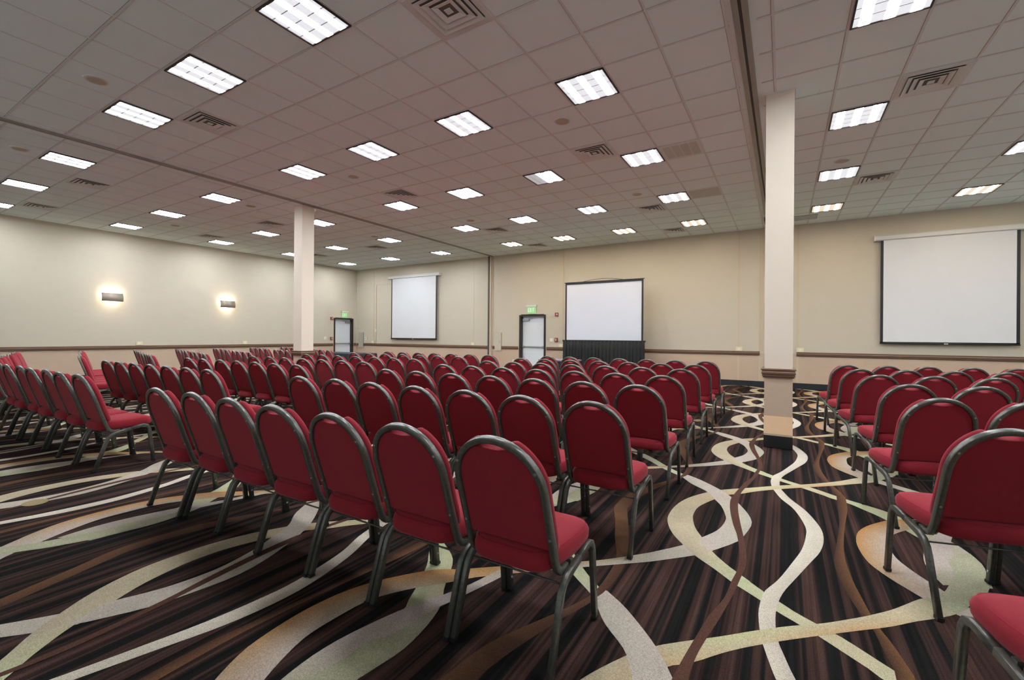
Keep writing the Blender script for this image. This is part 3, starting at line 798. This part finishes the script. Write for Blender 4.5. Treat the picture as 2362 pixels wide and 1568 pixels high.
# ------------------------------------------------------------------ hanging wall screens
def wall_screen(x0, x1, z0, z1, cx0, cx1, label):
    t = thing('projection_screen', ((x0+x1)/2, YB, 0), label, 'projection screen', group='pull-down projection screens')
    c = (x0+x1)/2; a, b = x0-c, x1-c; d = -.10
    mb = MB(); mb.box(a+.055, b-.055, d, d+.002, z0+.05, z1+.02); mb.build('canvas', M['canvas'], t)
    mb = MB()
    mb.box(a, a+.055, d-.001, d+.003, z0+.03, z1+.02); mb.box(b-.055, b, d-.001, d+.003, z0+.03, z1+.02); mb.box(a, b, d-.001, d+.003, z0+.02, z0+.05)
    mb.build('black_border', M['black'], t)
    mb = MB(); mb.sweep([(a-.005, d+.002, z0+.012), (b+.005, d+.002, z0+.012)], .03, .03, (0, 0, 1)); mb.build('bottom_bar', M['black'], t)
    mb = MB(); mb.box(-.035, .035, d-.022, d-.014, z0+.004, z0+.024); mb.build('pull_tab', M['white_pl'], t)
    mb = MB()
    ca, cb = cx0-c, cx1-c
    pts = [(-.012, 0), (-.012, .11), (-.03, .125), (-.11, .125), (-.135, .10), (-.135, .02), (-.11, 0)]
    mb.loft([[(ca, p[0], z1+p[1]) for p in pts], [(cb, p[0], z1+p[1]) for p in pts]], smooth=False)
    case_o = mb.build('roller_case', M['case'], t)
    for s, e in ((ca, -1), (cb, 1)):
        mb = MB(); xa, xb = sorted((s, s+.012*e)); mb.box(xa, xb, -.138, -.001, z1-.004, z1+.13); mb.build('end_cap', M['white_pl'], case_o)
wall_screen(-14.42, -11.88, 1.16, 3.72, -14.58, -11.76, 'pull-down white projection screen hanging left of the black jamb gap')
wall_screen(1.97, 4.30, 1.20, 3.67, 1.86, 4.42, 'pull-down white projection screen hanging on the wall, right side')

# free-standing screen with skirt
t = thing('folding_screen', (-4.69, 13.0, 0), 'free-standing white projection screen with black frame and pleated black skirt', 'projection screen')
a, b, z0, z1 = -1.22, 1.22, 1.22, 3.0
mb = MB(); mb.box(a+.04, b-.04, 0, .004, z0, z1-.05); mb.build('canvas', M['canvas2'], t)
mb = MB(); mb.box(a, a+.045, -.012, .02, .06, z1); mb.box(b-.045, b, -.012, .02, .06, z1); mb.box(a+.045, b-.045, -.012, .02, z1-.055, z1); mb.box(a-.03, b+.03, -.02, .03, z1, z1+.018)
mb.build('frame', M['black'], t)
mb = MB(); pts = [(-.62, 0, z1+.018)] + [(x, 0, z1+.018+.06*(1-(x/.62)**2)) for x in [-.45, -.3, -.15, 0, .15, .3, .45]] + [(.62, 0, z1+.018)]
mb.sweep(pts, .012, .012, (0, 1, 0)); mb.build('top_handle', M['bronze'], t)
mb = MB(); mb.sweep([(0, 0, z1+.07), (0, 0, z1+.12), (.02, 0, z1+.135), (.035, 0, z1+.12)], .01, .01, (0, 1, 0)); mb.build('hook', M['steel'], t)
mb = MB()
for x in (a+.1, b-.1): mb.box(x-.02, x+.02, -.22, .28, .006, .035)
mb.build('feet', M['black'], t)
def skirt():
    mb = MB(); n = 220; rnd = random.Random(3)
    ph = []; x = 0
    top, mid, bot = [], [], []
    marks = [rnd.uniform(.6, 1.5) for _ in range(n)]
    acc = 0
    for i in range(n+1):
        u = i/n; acc += marks[min(i, n-1)]
        px = a-.06 + (b-a+.12)*u
        w = math.sin(acc*.62)
        top.append((px, -.045+.008*w, 1.205)); mid.append((px+.004*math.sin(acc), -.06+.022*w, .95)); bot.append((px+.02*math.sin(acc*.2), -.09+.045*w+.02*math.sin(acc*.17), .012))
    mids = []
    for k in (.33, .66): mids.append([tuple(m[j]*(1-k)+q[j]*k for j in range(3)) for m, q in zip(mid, bot)])
    rows = [top, mid] + mids + [bot]
    R = [[mb.bm.verts.new(p) for p in r] for r in rows]
    for r0, r1 in zip(R, R[1:]):
        for i in range(n):
            f = mb.bm.faces.new((r0[i], r0[i+1], r1[i+1], r1[i])); f.smooth = True
    # header band and side returns
    mb.box(a-.07, b+.07, -.055, .03, 1.17, 1.215)
    return mb
o = skirt().build('skirt', M['drape'], t, normals=False)
sm = o.modifiers.new('thick', 'SOLIDIFY'); sm.thickness = .004

# ------------------------------------------------------------------ tables at the back
t = thing('draped_table', (-12.2, 9.75, 0), 'long table under a blue-black cloth near the far-left door', 'table')
mb = MB(); mb.box(-.95, .95, -.38, .38, .70, .732); mb.build('tabletop', M['table_top'], t)
mb = MB()
for sx in (-1, 1):
    for sy in (-1, 1): mb.cyl((sx*.8, sy*.28, .006), .016, (0, 0, 1), .694, 10)
mb.build('legs', M['metal'], t)
mb = MB()
def ringpts(hx, hy, z, amp, n=120):
    out = []
    for k in range(n):
        f = k/n*4; s = int(f); u = f-s
        p = [(-hx+2*hx*u, -hy), (hx, -hy+2*hy*u), (hx-2*hx*u, hy), (-hx, hy-2*hy*u)][s]
        r = 1 + amp*math.sin(k*1.9)
        out.append((p[0]*(1+amp*.3*math.sin(k*1.9)), p[1]*r, z))
    return out
mb.loft([ringpts(.985, .415, .03, .05), ringpts(.97, .405, .35, .03), ringpts(.96, .395, .70, .008), ringpts(.955, .39, .738, 0), ringpts(.94, .375, .742, 0)], cap0=False)
oo = mb.build('cloth_tmp', M['cloth_navy'], None); oo.name = 'tablecloth'; oo.location = t.location
tag(oo, 'blue-black cloth draped over the long table near the far-left door', 'tablecloth')
t = thing('small_table', (-4.75, 10.15, 0), 'small table with slate blue top in front of the black skirt', 'table')
mb = MB(); mb.box(-.45, .45, -.30, .30, .72, .75); mb.build('tabletop', M['table_top'], t)
mb = MB(); mb.box(-.43, .43, -.28, -.262, .52, .72); mb.box(-.43, .43, .262, .28, .52, .72); mb.box(-.43, -.412, -.262, .262, .52, .72); mb.box(.412, .43, -.262, .262, .52, .72); mb.build('apron', M['cloth_navy'], t)
for sx in (-1, 1):
    for sy in (-1, 1):
        mb = MB(); mb.box(sx*.40-.018, sx*.40+.018, sy*.25-.018, sy*.25+.018, .004, .52); mb.build('leg', M['metal'], t)

# ------------------------------------------------------------------ banquet chair
ZB, ZT = .40, .925
def lean(z): return -.135 - .32*(z-ZB)
def make_chair():
    t = thing('banquet_chair', (0, 0, 0), 'x', 'chair', group='red banquet chairs')
    # legs: each side is a bent bar in two halves
    for s in (-1, 1):
        x = .232*s
        rear = [(x, -.235, .004), (x, -.155, .255), (x, -.137, .300), (x, -.112, .328), (x, -.075, .345), (x, .04, .368)]
        front = [(x, .04, .368), (x, .115, .384), (x, .150, .388), (x, .178, .378), (x, .194, .350), (x, .200, .31), (x, .235, .004)]
        for pts in (rear, front):
            mb = MB(); mb.sweep(pts, .024, .030, (1, 0, 0), ch=.16)
            f = pts[0] if pts is rear else pts[-1]
            mb.box(f[0]-.014, f[0]+.014, f[1]-.016, f[1]+.016, .003, .018, 1)
            if pts is front:
                for z, yy in ((.20, .2125), (.07, .2275)): mb.cyl((x-s*.011, yy, z), .006, (-s, 0, 0), .005, 8, 2)
            mb.build('leg', [M['metal'], M['black'], M['steel']], t)
    # arched back tube
    R = .205; zs = .70
    slope = math.sqrt(1+.32**2)
    half = [(R, -.035, .362), (R, -.075, .357), (R, -.105, .366), (R, -.125, .385), (R, lean(.42), .42), (R, lean(.55), .55), (R, lean(.63), .63), (R, lean(zs), zs)]
    arc = []
    for k in range(1, 24):
        a_ = PI*k/24
        z = zs + (ZT-.012-zs)*math.sin(a_)**.92
        arc.append((R*math.cos(a_), lean(z), z))
    pts = half + arc + [(-p[0], p[1], p[2]) for p in reversed(half)]
    mb = MB()
    P = [Vector(p) for p in pts]
    nrm = Vector((0, 1, .32)).normalized()
    rings = []
    for i, p in enumerate(P):
        tg = (P[min(i+1, len(P)-1)] - P[max(i-1, 0)]).normalized()
        # lower hook lies in the yz plane: width axis x there, plane normal above
        wgt = min(1, max(0, (p.z-.40)/.08))
        side = Vector((1 if p.x > 0 else -1, 0, 0))
        u = nrm*wgt + (tg.cross(side))*(1-wgt) if wgt < 1 else nrm
        u = (u - tg*u.dot(tg)).normalized(); v = tg.cross(u)
        w_, d_, c_ = .026, .030, .16
        rings.append([p + u*(d_/2*aa) + v*(w_/2*bb) for aa, bb in ((1-c_, 1), (-(1-c_), 1), (-1, 1-c_), (-1, -(1-c_)), (-(1-c_), -1), (1-c_, -1), (1, -(1-c_)), (1, 1-c_))])
    mb.loft(rings)
    for s in (-1, 1):
        for z in (.80, .52):
            xx = s*R*(1 if z < .7 else .90)
            mb.cyl((xx, lean(z)-.014, z+.0), .006, (0, -1, -.3), .004, 8, 1)
    mb.build('back_frame', [M['metal'], M['steel']], t)
    # backrest: outline inside the arch with a dipped top
    def outline(inset, zbot, dip, n=64):
        out = []
        r = R - inset
        top = ZT-.012 - inset - (.0 if dip == 0 else 0)
        # go round: bottom left -> right -> arch back
        for k in range(9): out.append((-r + 2*r*k/8, zbot))
        for k in range(1, 7): out.append((r, zbot + (zs-zbot)*k/6))
        for k in range(1, 40):
            a_ = PI*k/40
            z = zs + (top-zs)*math.sin(a_)**.92
            x_ = r*math.cos(a_)
            d = dip*math.cos(PI*x_/.20)**1.3 if abs(x_) < .0999 else 0
            out.append((x_, z-d))
        for k in range(6, 0, -1): out.append((-r, zbot + (zs-zbot)*k/6))
        return out
    def ring3(inset, zbot, dip, d):
        return [(x_, lean(z) + d*.952, z + d*.30) for x_, z in outline(inset, zbot, dip)]
    mb = MB()
    mb.loft([ring3(0.018, 0.47, 0.022, -0.006), ring3(0.013, 0.466, 0.027, -0.002), ring3(0.012, 0.464, 0.028, 0.006), ring3(-0.004, 0.46, 0.044, 0.015), ring3(-0.01, 0.458, 0.05, 0.028), ring3(-0.008, 0.459, 0.048, 0.044), ring3(0.004, 0.468, 0.036, 0.057), ring3(0.028, 0.485, 0.012, 0.066), ring3(.065, .515, .004, .071), ring3(.12, .56, 0, .074)])
    mb.build('backrest', M['fabric'], t)
    # seat cushion
    def seat_ring(g, z, tilt=.035):
        out = []
        n = 56
        for k in range(n):
            a_ = 2*PI*k/n
            e = 2/5.0
            cx_, sy_ = math.cos(a_), math.sin(a_)
            x_ = math.copysign(abs(cx_)**e, cx_)*(.226-g); y_ = math.copysign(abs(sy_)**e, sy_)*(.212-g)
            x_ *= 1 - .15*min(1, max(0, (.04 - y_)/.22))
            yy = y_*1.06+.026
            out.append((x_, yy, z + tilt*(yy-.05) - (.010*max(0, yy-.17)/.08 if z > .43 else 0)))
        return out
    mb = MB()
    mb.loft([seat_ring(.022, .378), seat_ring(.006, .384), seat_ring(0, .398), seat_ring(-.002, .425), seat_ring(.003, .445), seat_ring(.012, .457), seat_ring(.030, .466), seat_ring(.065, .472), seat_ring(.12, .475), seat_ring(.18, .476)])
    seat_o = mb.build('seat', M['fabric'], t)
    # piping seam round the seat
    mb = MB(); r1 = seat_ring(.0105, .4562); r2 = seat_ring(.0125, .4602); r3 = seat_ring(.015, .4572)
    mb.loft([r1, r2, r3], cap0=False, cap1=False)
    mb.build('seat_piping', M['fabric'], seat_o)
    # cross rods between the rear legs and under the seat
    mb = MB()
    mb.sweep([(-.222, -.108, .318), (.222, -.108, .318)], .007, .007, (0, 0, 1))
    mb.build('stretcher', M['metal'], t)
    mb = MB(); mb.box(-.221, .221, -.02, .005, .345, .381); mb.box(-.221, .221, .10, .125, .36, .383); mb.build('seat_support', M['metal'], t)
    return t
C0 = make_chair(); used = [False]
rj = random.Random(11)
def chair(x, y, th, label, group):
    th += math.radians(rj.uniform(-1.3, 1.3)); x += rj.uniform(-.006, .006); y += rj.uniform(-.015, .015)
    if not used[0]:
        used[0] = True
        C0.location = (x, y, .0025); C0.rotation_euler = (0, 0, th); C0['label'] = label; C0['group'] = group
    else: dup(C0, (x, y, .0025), th, label, group)
ROWN = ['nearest row', 'second row', 'third row', 'fourth row', 'fifth row', 'sixth row', 'farthest row']
A_x = [-.985, -1.005, -1.03, -1.07, -1.10, -1.11, -1.11]; A_y = [1.76, 2.91, 4.01, 5.08, 6.20, 7.28, 8.36]
for r in range(7):
    for k in range(7):
        chair(A_x[r]-k*(.491), A_y[r], 0, 'red banquet chair, %s from the right-hand aisle, %s of the centre block' % (ORD[k], ROWN[r]), 'chairs in the centre block')
B_x = [-5.83, -5.54, -5.50, -5.36, -5.36, -5.30, -5.26]; B_y = [1.82, 2.82, 3.88, 4.86, 5.94, 7.06, 8.02]
for r in range(7):
    for k in range(7):
        chair(B_x[r]-k*(.491), B_y[r], 0, 'red banquet chair, %s from the middle aisle, %s of the left-centre block' % (ORD[k], ROWN[r]), 'chairs in the left-centre block')
th = math.radians(-15)
E_y = [1.96, 2.96, 3.94, 4.85, 5.75, 6.80, 7.75]
for r in range(7):
    for k in range(8):
        d = k*.492 + (.30 if k > 3 else 0)
        x = -10.0 - d*math.cos(th); y = E_y[r] - d*math.sin(th)
        chair(x, y, th, 'red banquet chair angled inward, %s from the aisle, %s of the far-left block' % (ORD[k], ROWN[r]), 'chairs in the far-left block')
th = math.radians(15)
R_p = [(.80, 1.96), (.80, 3.148), (.833, 4.348), (.88, 5.44), (.83, 6.58), (.78, 7.60), (.74, 8.60)]
for r in range(7):
    for k in range(8):
        d = k*.50
        x = R_p[r][0] + d*math.cos(th); y = R_p[r][1] + d*math.sin(th)
        if x > .325*y + .55: continue
        chair(x, y, th, 'red banquet chair angled inward, %s from the aisle, %s of the right-hand block' % (ORD[k], ROWN[r]), 'chairs in the right-hand block')

# ------------------------------------------------------------------ camera, world, view
cam = bpy.data.objects.new('camera', bpy.data.cameras.new('camera')); COL.objects.link(cam)
yaw, roll, f = .5448, .0071, 1035.45
right = Vector((math.cos(yaw), math.sin(yaw), 0)); fwd = Vector((-math.sin(yaw), math.cos(yaw), 0)); up = Vector((0, 0, 1))
m = Matrix((right, up, -fwd)).transposed() @ Matrix.Rotation(roll, 3, 'Z')
cam.matrix_world = Matrix.Translation((0, 0, H)) @ m.to_4x4()
cam.data.sensor_fit = 'HORIZONTAL'; cam.data.sensor_width = 36; cam.data.lens = f/2362*36
cam.data.shift_y = -(784-774.8)/2362
cam.data.clip_start = .05; cam.data.clip_end = 200
sc.camera = cam
w = bpy.data.worlds.new('world'); sc.world = w; w.use_nodes = True
w.node_tree.nodes['Background'].inputs['Color'].default_value = (.88, .95, 1.0, 1)
w.node_tree.nodes['Background'].inputs['Strength'].default_value = .68
sc.view_settings.view_transform = 'Standard'; sc.view_settings.look = 'None'
sc.view_settings.gamma = 1; sc.view_settings.use_curve_mapping = False
sc.view_settings.exposure = 0.16
try:
    sc.cycles.use_denoising = True; sc.cycles.use_adaptive_sampling = True; sc.cycles.adaptive_threshold = 0.03; sc.cycles.max_bounces = 7; sc.cycles.diffuse_bounces = 6
    sc.cycles.sample_clamp_indirect = 6
except Exception: pass
